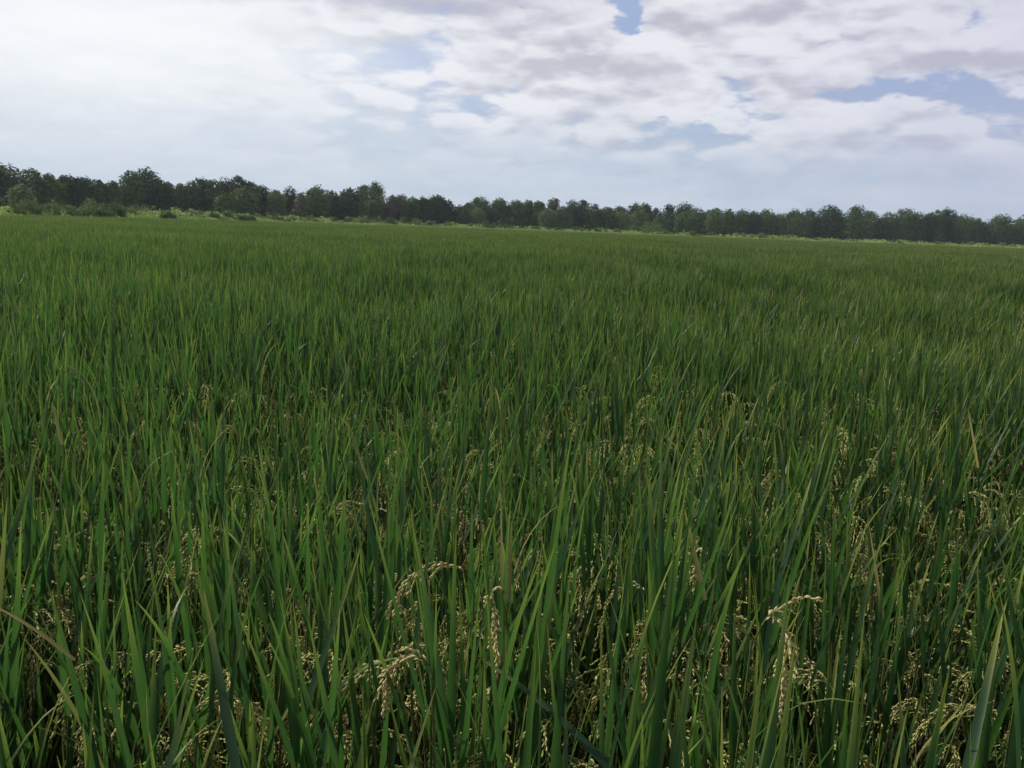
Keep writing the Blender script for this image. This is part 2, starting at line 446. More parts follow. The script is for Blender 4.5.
def panicle(seed, azi=0.0, length=0.22, reach=0.07, nb=10, ng=9, pale=0.0, hang=1.0, spread=1.0):
    """drooping grain head: arching axis, thin branches, husked grains"""
    r = np.random.default_rng(seed)
    n = 12
    t = np.linspace(0, 1, n + 1)
    ang_ = 0.15 + (2.75 * hang) * np.clip(t * 1.35, 0, 1) ** 0.9
    ds = length / n
    hx = np.concatenate([[0], np.cumsum(np.sin((ang_[:-1] + ang_[1:]) / 2) * ds)])
    hz = np.concatenate([[0], np.cumsum(np.cos((ang_[:-1] + ang_[1:]) / 2) * ds)])
    hx *= reach / 0.07
    side = r.normal(0, 0.006, n + 1).cumsum()
    ax = np.stack([hx, side, hz], -1)
    parts = []
    V, Fq = tubes(ax[:-1], ax[1:], 0.0012, 0.001, 3); parts.append((V, Fq, None, 1))
    GP, GD = [], []
    for i in range(nb):
        u = 0.22 + 0.78 * i / (nb - 1)
        k = min(n - 1, int(u * n)); p = ax[k] + (ax[k + 1] - ax[k]) * (u * n - k)
        d = ax[k + 1] - ax[k]; d = d / np.linalg.norm(d)
        sidev = np.array([0, 1 if i % 2 else -1, 0]) * r.uniform(0.3, 0.8) * spread + r.normal(0, 0.2, 3)
        v = d * 0.8 + sidev * 0.55
        bl = r.uniform(0.06, 0.095) * (1.1 - 0.35 * u) * length / 0.22
        pts = [p]
        st = bl / ng
        for j in range(ng):
            v = v / np.linalg.norm(v)
            v = v + np.array([0, 0, -1.6 / ng])
            p = p + v / np.linalg.norm(v) * st
            pts.append(p)
            off = r.normal(0, 1, 3); off /= np.linalg.norm(off)
            dd = v / np.linalg.norm(v) + off * 0.30
            GP.append(p + off * 0.0022); GD.append(dd / np.linalg.norm(dd))
        pts = np.array(pts)
        V, Fq = tubes(pts[:-1:3], pts[3::3] if len(pts[3::3]) == len(pts[:-1:3]) else pts[:-1:3] + 0.001, 0.0005, 0.0005, 3)
        parts.append((V, Fq, None, 1))
    GP, GD = np.array(GP), np.array(GD)
    m_ = len(GP)
    ref = r.normal(0, 1, (m_, 3)); a = np.cross(GD, ref); a /= np.linalg.norm(a, axis=1, keepdims=True)
    b = np.cross(GD, a)
    sc = r.uniform(0.85, 1.15, m_)
    O = OCT[None] * np.array([0.0042, 0.0042, 0.0062]) * sc[:, None, None]
    V = GP[:, None] + a[:, None] * O[..., 0:1] + b[:, None] * O[..., 1:2] + GD[:, None] * O[..., 2:3]
    Fq = (OCTF[None] + (np.arange(m_) * 6)[:, None, None]).reshape(-1, 3)
    A = np.zeros((m_, 6, 4)); A[..., 1] = r.uniform(0, 1, m_)[:, None]; A[..., 3] = np.clip(pale + r.normal(0, 0.15, m_), 0, 1)[:, None]
    parts.append((V.reshape(-1, 3), Fq, A.reshape(-1, 4), 0))
    V, Fs, A, Ms = join(parts)
    if azi:
        ca, sa = math.cos(azi), math.sin(azi)
        V = V @ np.array([[ca, sa, 0], [-sa, ca, 0], [0, 0, 1]])
    return V, Fs, A, Ms


def mpanicle(name, *a, **k):
    V, Fs, A, Ms = panicle(*a, **k)
    # faces come as one list in order of parts
    return mesh_np(name, V, Fs, [M_GRAIN, M_STEM], A, Ms, smooth=True)


PAN = [mpanicle('panicle', 100 + i, 0, 0.19 + 0.012 * (i % 5), 0.05 + 0.012 * (i % 4), 13 + i % 3, 14, pale=(0.0, 0.25, 0.1, 0.5)[i % 4], hang=(1.0, 0.92, 0.75, 1.03)[(i // 2) % 4]) for i in range(12)]


def plant_parts(r, segs, ntil, nleaf, fold, hscale=1.0, wscale=1.0, low=True):
    """leaves and stems of one hill of rice; returns parts + tiller tops"""
    a0 = r.uniform(0, 2 * math.pi, ntil); rad = r.uniform(0.005, 0.05, ntil)
    lean = np.abs(r.normal(0.06, 0.06, ntil)); la = a0 + r.normal(0, 0.5, ntil)
    hs = r.uniform(0.66, 0.83, ntil) * hscale
    b0 = np.stack([rad * np.cos(a0), rad * np.sin(a0), np.zeros(ntil)], -1)
    top = b0 + np.stack([np.cos(la) * np.sin(lean) * hs, np.sin(la) * np.sin(lean) * hs, np.cos(lean) * hs], -1)
    B, AZm, TI, CU_, LE, WI = [], [], [], [], [], []
    for i in range(ntil):
        a = r.uniform(0, 2 * math.pi)
        for k in range(nleaf):
            u = 1.0 - k * 0.22 * r.uniform(0.8, 1.1)
            if u < 0.15: continue
            B.append(b0[i] + (top[i] - b0[i]) * u)
            AZm.append(a + k * math.pi + r.normal(0, 0.5))
            TI.append(np.clip(abs(r.normal(0.16, 0.17)) + 0.07 * k, 0.02, 0.85))
            CU_.append(max(-0.05, r.normal(0.10, 0.16)) if r.random() > 0.02 else r.uniform(1.0, 1.9))
            LE.append(r.uniform(0.20, 0.33) * (1.08 if k == 0 else 1.0) * hscale)
            WI.append(r.uniform(0.0125, 0.0210) * wscale)
    B, AZm, TI, CU_, LE, WI = map(np.array, (B, AZm, TI, CU_, LE, WI))
    n = len(LE)
    dry = np.where(r.random(n) < 0.014, 0.75, 0.0)
    tipdry = np.where(r.random(n) < 0.13, r.uniform(0.04, 0.16, n), 0)
    V, Fq, A = blades(B, AZm, TI, CU_, LE, WI, segs, r.normal(0, 0.5, n), r.random(n) ** 1.3, dry, fold, tipdry)
    parts = [(V, Fq, A, 0)]
    sV, sF = tubes(b0, top, 0.0035, 0.002, 4)
    return parts, (sV, sF), top, la


# ------------------------------------------------------------------ near rice plants, each a thing
SP = 0.205
rs = random.Random(5)


def hscale(x, y):
    return 0.985 + 0.065 * math.sin(x * 1.9 + 1.3 * math.sin(y * 1.1)) + 0.06 * math.sin(y * 1.35 + x * 0.6 + 0.7) + 0.03 * math.sin(x * 4.1 - y * 3.3)


cells = []
for j in range(-20, 150):
    for i in range(-130, 131):
        x = i * SP + (j % 2) * SP * 0.5 + rs.uniform(-0.07, 0.07); y = j * SP + rs.uniform(-0.07, 0.07)
        cells.append((math.hypot(x, y), x, y))
inview = sorted(c for c in cells if c[0] > 0.62 and c[2] > 0 and abs(math.atan2(c[1], c[2])) < R(35.5))
near = inview[:296]
NEAR_R = near[-1][0]
nearset = set(near)


def proto(seed):
    r = np.random.default_rng(seed)
    e = bpy.data.objects.new('rice_plant', None); e.empty_display_size = 0.1
    COL.objects.link(e)
    parts, (sV, sF), top, la = plant_parts(r, 9, 12, 4, True)
    V, Fs, A, Ms = join(parts)
    obj('leaf_blades', mesh_np('leaf_blades', V, Fs, [M_LEAF], A, Ms), e)
    obj('stems', mesh_np('stems', sV, [sF], [M_STEM]), e)
    for q in range(6):
        k = q % len(top)
        o = obj('panicle', PAN[int(r.integers(len(PAN)))], e, tuple(top[k] * (0.78 + 0.032 * q)))
        o.rotation_euler = (0, 0, la[k] + r.normal(0, 0.6))
        s = r.uniform(0.9, 1.15); o.scale = (s, s, s)
    return e


protos = [proto(40 + i) for i in range(16)]
PLAIN = 'leafy green rice plant with drooping grain heads, in the dense near foreground'
GROUP = 'rice plants of the near foreground'
used = set(); near_objs = []
for d, x, y in near:
    k = rs.randrange(16)
    src = protos[k]
    if k not in used:
        e = src; used.add(k)
    else:
        e = src.copy(); COL.objects.link(e)
        for ch in src.children:
            c_ = ch.copy(); COL.objects.link(c_); c_.parent = e
    e.location = (x, y, 0)
    e.rotation_euler = (R(rs.gauss(0, 2.5)), R(rs.gauss(0, 2.5)), rs.uniform(0, 6.283))
    s = hscale(x, y) * rs.uniform(0.90, 1.08)
    e.scale = (1, 1, s)
    tag(e, PLAIN, 'rice plant', GROUP)
    near_objs.append(e)


# a few plants one can single out, by the leaf or grain head they carry
def blade_between(A, B, w, sag=0.0, rnd=0.4, dry=0.0, tipdry=0.0, segs=14, face=None):
    A, B = np.array(A), np.array(B)
    t = np.linspace(0, 1, segs + 1)[:, None]
    C = A + (B - A) * t + np.array([0, 0, 1.0]) * sag * np.sin(np.pi * t)
    d = (B - A) / np.linalg.norm(B - A)
    mid = (A + B) / 2
    view = np.array(EYE) - mid; view /= np.linalg.norm(view)
    s = np.cross(d, view); s /= np.linalg.norm(s); nrm = np.cross(s, d)
    ww = w * 0.5 * np.minimum(1, 0.7 + t * 1.2) * np.clip(1 - t, 0, 1) ** 0.55
    L = C - s * ww + nrm * ww * 0.35; Rr = C + s * ww + nrm * ww * 0.35
    V = np.stack([L, C, Rr], 1).reshape(-1, 3)
    A_ = np.zeros((segs + 1, 3, 4)); A_[..., 0] = t; A_[..., 1] = rnd; A_[:, 1, 2] = 1
    A_[..., 3] = np.clip(dry + (tipdry > 0) * np.clip((t - (1 - tipdry)) * 7, 0, 0.95), 0, 1)
    k = np.arange(segs)
    q = np.concatenate([np.stack([k * 3, k * 3 + 1, k * 3 + 4, k * 3 + 3], -1), np.stack([k * 3 + 1, k * 3 + 2, k * 3 + 5, k * 3 + 4], -1)])
    return V, q, A_.reshape(-1, 4)


def nearest_plant(p):
    return min((o for o in near_objs if not o.get('hero')), key=lambda o: (o.location.x - p[0]) ** 2 + (o.location.y - p[1]) ** 2)


def hero_leaf(tip, root, label, part_label, name='leaf_blade', w=0.014, sag=0.0, **k):
    """tip / root: (px, py, distance)"""
    T, B = at(*tip), at(*root)
    e = nearest_plant((B.x, B.y)); e['hero'] = 1
    e.rotation_euler = (0, 0, e.rotation_euler.z)
    rot = Matrix.Rotation(-e.rotation_euler.z, 3, 'Z')
    V, q, A = blade_between(B, T, w, sag, **k)
    V = (V - np.array(e.location)) @ np.array(rot).T
    V[:, 2] /= e.scale[2]
    o = obj(name, mesh_np(name, V, [q], [M_LEAF], A), e)
    o['label'] = part_label
    e['label'] = label
    e['group'] = GROUP
    return e


def hero_panicle(px, py, dist, label, part_label, **k):
    """py: top of the arch"""
    p = at(px, py, dist)
    e = nearest_plant((p.x, p.y)); e['hero'] = 1
    e.rotation_euler = (0, 0, e.rotation_euler.z)
    rz = e.rotation_euler.z
    azi = k.pop('azi', 0.0)
    me = mpanicle('panicle', 900 + int(px), 0, **k)
    o = obj('panicle', me, e)
    q = Matrix.Rotation(-rz, 3, 'Z') @ (p - e.location)
    o.location = (q.x, q.y, q.z / e.scale[2]); o.rotation_euler = (0, 0, azi - rz)
    o.scale = (1, 1, 1 / e.scale[2])
    # its own straw down into the plant
    V, Fq = tubes([tuple(o.location)], [(o.location.x * 0.35, o.location.y * 0.35, 0.2)], 0.0016, 0.003, 5)
    obj('stem', mesh_np('stem', V, [Fq], [M_STEM]), e)
    o['label'] = part_label
    e['label'] = label
    return e


hero_panicle(752, 640, 1.12, 'rice plant holding up the big pale straw-coloured grain head at lower right', 'pale straw-coloured grain head hanging straight down',
             length=0.20, reach=0.03, nb=16, ng=16, pale=0.9, hang=1.04, spread=0.8, azi=0.0)
hero_panicle(474, 592, 1.36, 'rice plant with a comb-like yellow grain head arching left, bottom centre', 'yellow grain head arching to the left',
             length=0.19, reach=0.07, nb=13, ng=14, pale=0.5, hang=0.85, spread=0.5, azi=math.pi)
hero_panicle(486, 628, 1.18, 'rice plant with a plump hanging grain head below the comb-like one', 'plump greenish grain head hanging down',
             length=0.16, reach=0.02, nb=13, ng=14, pale=0.55, hang=1.03, spread=0.5, azi=0.3)
hero_panicle(432, 690, 1.02, 'rice plant with a tan grain head curling left near the bottom edge, left of centre', 'tan grain head curling left',
             length=0.17, reach=0.05, nb=12, ng=14, pale=0.75, hang=0.95, spread=0.7, azi=2.9)
hero_leaf((512, 520, 1.45), (508, 600, 1.40), 'rice plant with one upright orange-yellow leaf, bottom centre', 'upright orange-yellow leaf', w=0.009, dry=0.6, rnd=1.0)
hero_leaf((203, 588, 1.02), (240, 790, 0.86), 'rice plant with one broad leaning leaf browned at its tip, lower left', 'broad leaf with a brown tip', w=0.014, tipdry=0.14, rnd=0.7)
hero_leaf((476, 655, 1.10), (640, 800, 0.95), 'rice plant with one long dark leaf slanting across the bottom centre', 'long slanting dark green leaf', w=0.013, rnd=0.05, sag=0.015)
hero_leaf((-30, 596, 1.25), (75, 660, 1.15), 'rice plant with a pale straw leaf lying flat at the left edge', 'flat pale straw leaf', w=0.005, dry=1.0, sag=0.01)
hero_leaf((684, 508, 1.55), (705, 600, 1.48), 'rice plant with a bright yellow leaf tip standing right of centre', 'bright yellow-green leaf', w=0.012, rnd=1.0, dry=0.45)
hero_leaf((968, 408, 2.35), (978, 468, 2.30), 'rice plant with a whitish dead leaf sticking up near the right edge', 'whitish dead leaf', w=0.007, dry=1.0)
hero_leaf((52, 402, 2.4), (62, 445, 2.35), 'rice plant with a withered cream leaf tip near the left edge', 'withered cream leaf tip', w=0.010, dry=1.0)
hero_leaf((812, 476, 1.75), (775, 590, 1.62), 'rice plant with a tall yellow-green leaf leaning right, right of centre', 'tall leaning yellow-green leaf', w=0.013, rnd=1.0)
hero_leaf((1003, 612, 1.0), (960, 800, 0.85), 'rice plant with one broad pale green leaf leaning right at the bottom right', 'broad pale green leaf', w=0.012, rnd=0.8)

# ------------------------------------------------------------------ the rest of the crop: one object, instanced tufts and patches
src_col = bpy.data.collections.new('crop_sources')
NS_MID, NS_FAR = 10, 8


def src(name, parts):
    V, Fs, A, Ms = join(parts)
    o = bpy.data.objects.new(name, mesh_np(name, V, Fs, [M_LEAF, M_GRAIN, M_STEM], A, Ms))
    src_col.objects.link(o)


for i in range(NS_MID):
    r = np.random.default_rng(300 + i)
    parts, (sV, sF), top, la = plant_parts(r, 5, 12, 3, True)
    parts.append((sV, sF, None, 2))
    for q in range(2):
        Vp, Fp, Ap, Mp = panicle(400 + i * 5 + q, la[q], 0.21, 0.07, 9, 9, pale=0.3)
        Vp = Vp + top[q] * (0.76, 0.85, 0.9)[q]
        o_ = 0
        for fp in Fp:
            mi = 1 if fp.shape[1] == 3 else 2
            parts.append((Vp if o_ == 0 else np.zeros((0, 3)), fp - 0 if o_ == 0 else fp - len(Vp), Ap if o_ == 0 else np.zeros((0, 4)), mi))
            o_ = 1
    src('tuft_%02d' % i, parts)
PS = 3.0
for i in range(NS_FAR):
    r = np.random.default_rng(500 + i)
    allp = []
    for a in range(14):
        for b in range(14):
            parts, st_, top, la = plant_parts(r, 2, 8, 2, False, wscale=1.15)
            V, Fq, A, mi = parts[0]
            V = V.copy()
            xx = (a + 0.5) / 14 * PS - PS / 2 + r.uniform(-0.07, 0.07); yy = (b + 0.5) / 14 * PS - PS / 2 + r.uniform(-0.07, 0.07)
            V[:, 2] *= r.uniform(0.93, 1.06)
            V += np.array([xx, yy, 0])
            allp.append((V, Fq, A, 0))
    src('zpatch_%02d' % i, allp)

pts, idx, rot, scl = [], [], [], []
RM = 20.0
for d, x, y in cells:
    c_ = (d, x, y)
    if c_ in nearset or d < 0.30: continue
    b = abs(math.atan2(x, y))
    if (d < 4.2 and y > -3) or (d < RM and b < R(41)):
        if d > RM: continue
        pts.append((x, y, 0)); idx.append(rs.randrange(NS_MID))
        rot.append((R(rs.gauss(0, 3)), R(rs.gauss(0, 3)), rs.uniform(0, 6.28)))
        scl.append((1, 1, hscale(x, y) * rs.uniform(0.90, 1.08)))
for j in range(4, 140):
    for i in range(-110, 111):
        x, y = i * PS * 0.985, j * PS * 0.985
        d = math.hypot(x, y); b = math.atan2(x, y)
        if d < RM + 0.6 or abs(b) > R(44) or d > d_edge(b) - 0.8: continue
        pts.append((x, y, 0)); idx.append(NS_MID + rs.randrange(NS_FAR))
        rot.append((0, 0, rs.randrange(4) * math.pi / 2))
        w = hscale(x * 0.35, y * 0.35)
        scl.append((1.03, 1.03, (1 + (w - 1) * 0.7) * rs.uniform(0.985, 1.015)))
cm = bpy.data.meshes.new('rice_crop')
cm.from_pydata(pts, [], [])
a = cm.attributes.new('idx', 'INT', 'POINT'); a.data.foreach_set('value', idx)
for nm, vals in (('rot', rot), ('scl', scl)):
    a = cm.attributes.new(nm, 'FLOAT_VECTOR', 'POINT'); a.data.foreach_set('vector', np.array(vals, np.float32).reshape(-1))
crop = obj('rice_crop', cm)
tag(crop, 'dense green rice crop filling the field out to the grassy margin', 'rice crop', None, 'stuff')
ng = bpy.data.node_groups.new('scatter_rice', 'GeometryNodeTree')
ng.interface.new_socket('Geometry', in_out='INPUT', socket_type='NodeSocketGeometry')
ng.interface.new_socket('Geometry', in_out='OUTPUT', socket_type='NodeSocketGeometry')
gi = ng.nodes.new('NodeGroupInput'); go = ng.nodes.new('NodeGroupOutput')
ci = ng.nodes.new('GeometryNodeCollectionInfo'); ci.inputs['Collection'].default_value = src_col
ci.inputs['Separate Children'].default_value = True; ci.inputs['Reset Children'].default_value = True
iop = ng.nodes.new('GeometryNodeInstanceOnPoints'); iop.inputs['Pick Instance'].default_value = True
ng.links.new(gi.outputs[0], iop.inputs['Points']); ng.links.new(ci.outputs[0], iop.inputs['Instance'])
for nm, dt, sock in (('idx', 'INT', 'Instance Index'), ('rot', 'FLOAT_VECTOR', 'Rotation'), ('scl', 'FLOAT_VECTOR', 'Scale')):
    na = ng.nodes.new('GeometryNodeInputNamedAttribute'); na.data_type = dt; na.inputs[0].default_value = nm
    ng.links.new(na.outputs[0], iop.inputs[sock])
ng.links.new(iop.outputs[0], go.inputs[0])
md = crop.modifiers.new('scatter', 'NODES'); md.node_group = ng


# ------------------------------------------------------------------ trees
def crown_arrays(r, height, width, lobes, face, nfac, base_frac=0.12, depth=1.0, loose=0.0, low=False):
    """leaf clumps through the volume of several rounded masses; returns V, F, A and lobe centres"""
    LC, LR = [], []
    zc = height * (1 + base_frac) / 2; zr = height * (1 - base_frac) / 2
    for i in range(lobes):
        a = r.uniform(0, 2 * math.pi); u = r.uniform(-0.75, 1.0)
        rr = math.sqrt(max(0.05, 1 - u * u)) * r.uniform(0.35, 0.85)
        lr = width * r.uniform(0.24, 0.42) * (1 - 0.25 * max(0, u))
        c_ = np.array([math.cos(a) * rr * (width - lr), math.sin(a) * rr * (width - lr) * depth, zc + u * max(0.3, zr - lr * 0.85)])
        LC.append(c_); LR.append(lr)
    tw = min(width * 0.70, height * 0.3)
    LC.append(np.array([r.normal(0, 0.12) * width, 0, height - tw])); LR.append(tw)      # the top
    for zz in (0.22, 0.42, 0.60):                                                       # the full body
        LC.append(np.array([r.normal(0, 0.08) * width, 0, height * zz])); LR.append(min(width * 0.85, height * 0.42))
    if low:     # scrub: small uneven mounds side by side, sinking into the weeds
        LC, LR = [], []
        for i in range(9):
            x_ = r.uniform(-1, 1) * width
            lr = height * r.uniform(0.22, 0.5) * (1 - 0.35 * abs(x_) / width)
            top_ = height * r.uniform(0.45, 1.0) * (1 - 0.5 * (x_ / width) ** 2)
            LC.append(np.array([x_, r.uniform(-0.6, 0.6) * width * depth, max(top_ - lr, 0)])); LR.append(lr)
            LC.append(np.array([x_ + r.normal(0, 0.2) * width, r.uniform(-0.6, 0.6) * width * depth, 0.1])); LR.append(height * 0.35)
    LC, LR = np.array(LC), np.array(LR)
    pw = LR ** 2; pw = pw / pw.sum()
    n = nfac
    k = r.choice(len(LR), n, p=pw)
    d = r.normal(0, 1, (n, 3)); d /= np.linalg.norm(d, axis=1, keepdims=True)
    # bumpy surface: radius changes with direction in each lobe
    bump = 1 + 0.11 * np.sin(d[:, 0] * 7 + k * 1.3) * np.cos(d[:, 1] * 6 + k) + 0.08 * np.sin(d[:, 2] * 9 + k * 2.1)
    q = np.clip(r.normal(0.86, 0.15 + loose, n), 0.2, 1.04 + loose) * bump
    sq = np.array([1, depth, 0.9])
    P_ = LC[k] + d * sq * (LR[k] * q)[:, None]
    keep = P_[:, 2] > height * base_frac * 0.5
    P_, d, k = P_[keep], d[keep], k[keep]; n = len(P_)
    nr = d * 1.0 + np.array([0, 0, 0.35]) + r.normal(0, 0.5, (n, 3)); nr /= np.linalg.norm(nr, axis=1, keepdims=True)
    ref = r.normal(0, 1, (n, 3)); a_ = np.cross(nr, ref); a_ /= np.linalg.norm(a_, axis=1, keepdims=True)
    b_ = np.cross(nr, a_)
    s = face * r.uniform(0.5, 1.25, n)
    cor = np.array([(-1, -0.55), (0.15, -0.8), (1, 0.1), (-0.1, 0.85)])
    js = cor[None] * r.uniform(0.7, 1.2, (n, 4, 1))
    V = P_[:, None] + (a_[:, None] * js[..., 0:1] + b_[:, None] * js[..., 1:2]) * s[:, None, None] * 0.5
    V += nr[:, None] * (r.normal(0, 0.12, (n, 4, 1)) * s[:, None, None])
    lobe_tone = r.uniform(0, 1, len(LR))
    A = np.zeros((n, 4, 4)); A[..., 0] = 0.3; A[..., 1] = (0.7 * lobe_tone[k] + 0.3 * r.random(n))[:, None]
    return V.reshape(-1, 3), np.arange(4 * n).reshape(-1, 4), A.reshape(-1, 4), LC, LR


TMATS = {'mid': M_TREE, 'pale': M_TREE_PALE, 'dark': M_TREE_DARK, 'rust': M_TREE_RUST}


def trunk_mesh(r, height, width, LC):
    P0, P1, A0, A1 = [], [], [], []
    tr = 0.022 * height + 0.06
    p = np.array([0, 0, -0.3]); nseg = 5; pts_ = [p]
    for i in range(nseg):
        p = p + np.array([r.normal(0, 0.02) * height, r.normal(0, 0.02) * height, height * 0.8 / nseg]); pts_.append(p)
    for i in range(nseg):
        P0.append(pts_[i]); P1.append(pts_[i + 1]); A0.append(tr * (1 - i / nseg * 0.8)); A1.append(tr * (1 - (i + 1) / nseg * 0.8))
    for c_ in LC[:-4]:
        j = min(nseg - 1, max(1, int(c_[2] / height * nseg * 0.7)))
        s = pts_[j]; mid = (s + c_) / 2 + np.array([0, 0, -0.03 * height])
        P0 += [s, mid]; P1 += [mid, c_]; A0 += [tr * 0.42, tr * 0.28]; A1 += [tr * 0.28, tr * 0.08]
    V, Fq = tubes(P0, P1, A0, A1, 7)
    return mesh_np('trunk', V, [Fq], [M_BARK])


def tree(px, top, hw, off, tone, label, seed, lobes=9, base=0.10, loose=0.0, group=None):
    """px, top: crown centre and top as seen; off: metres behind the front of the wood"""
    b = bearing(px); D = d_tree(b) + off
    base_p = polar(b, D); z0 = ZB(b)
    h_ = at(px, top, D).z - z0
    w = max(hw * D / F, 0.9, 0.27 * h_)
    r = np.random.default_rng(seed)
    e = bpy.data.objects.new('tree', None); COL.objects.link(e)
    e.location = (base_p.x, base_p.y, z0)
    fs = 0.36 + 0.025 * w
    nf = int(min(6500, 1000 + 42 * w * h_ / (fs * fs) * 0.62))
    V, Fq, A, LC, LR = crown_arrays(r, h_, w, lobes, fs, nf, base, 1.0, loose)
    # keep the crown's top at the measured height
    V[:, 2] *= h_ / np.quantile(V[:, 2], 0.9985)
    ca, sa = math.cos(-b), math.sin(-b)
    obj('crown', mesh_np('crown', V, [Fq], [TMATS[tone]], A, smooth=False), e)
    obj('trunk', trunk_mesh(r, h_, w, LC), e)
    tag(e, label, 'tree', group or 'trees along the far edge of the field')
    return e


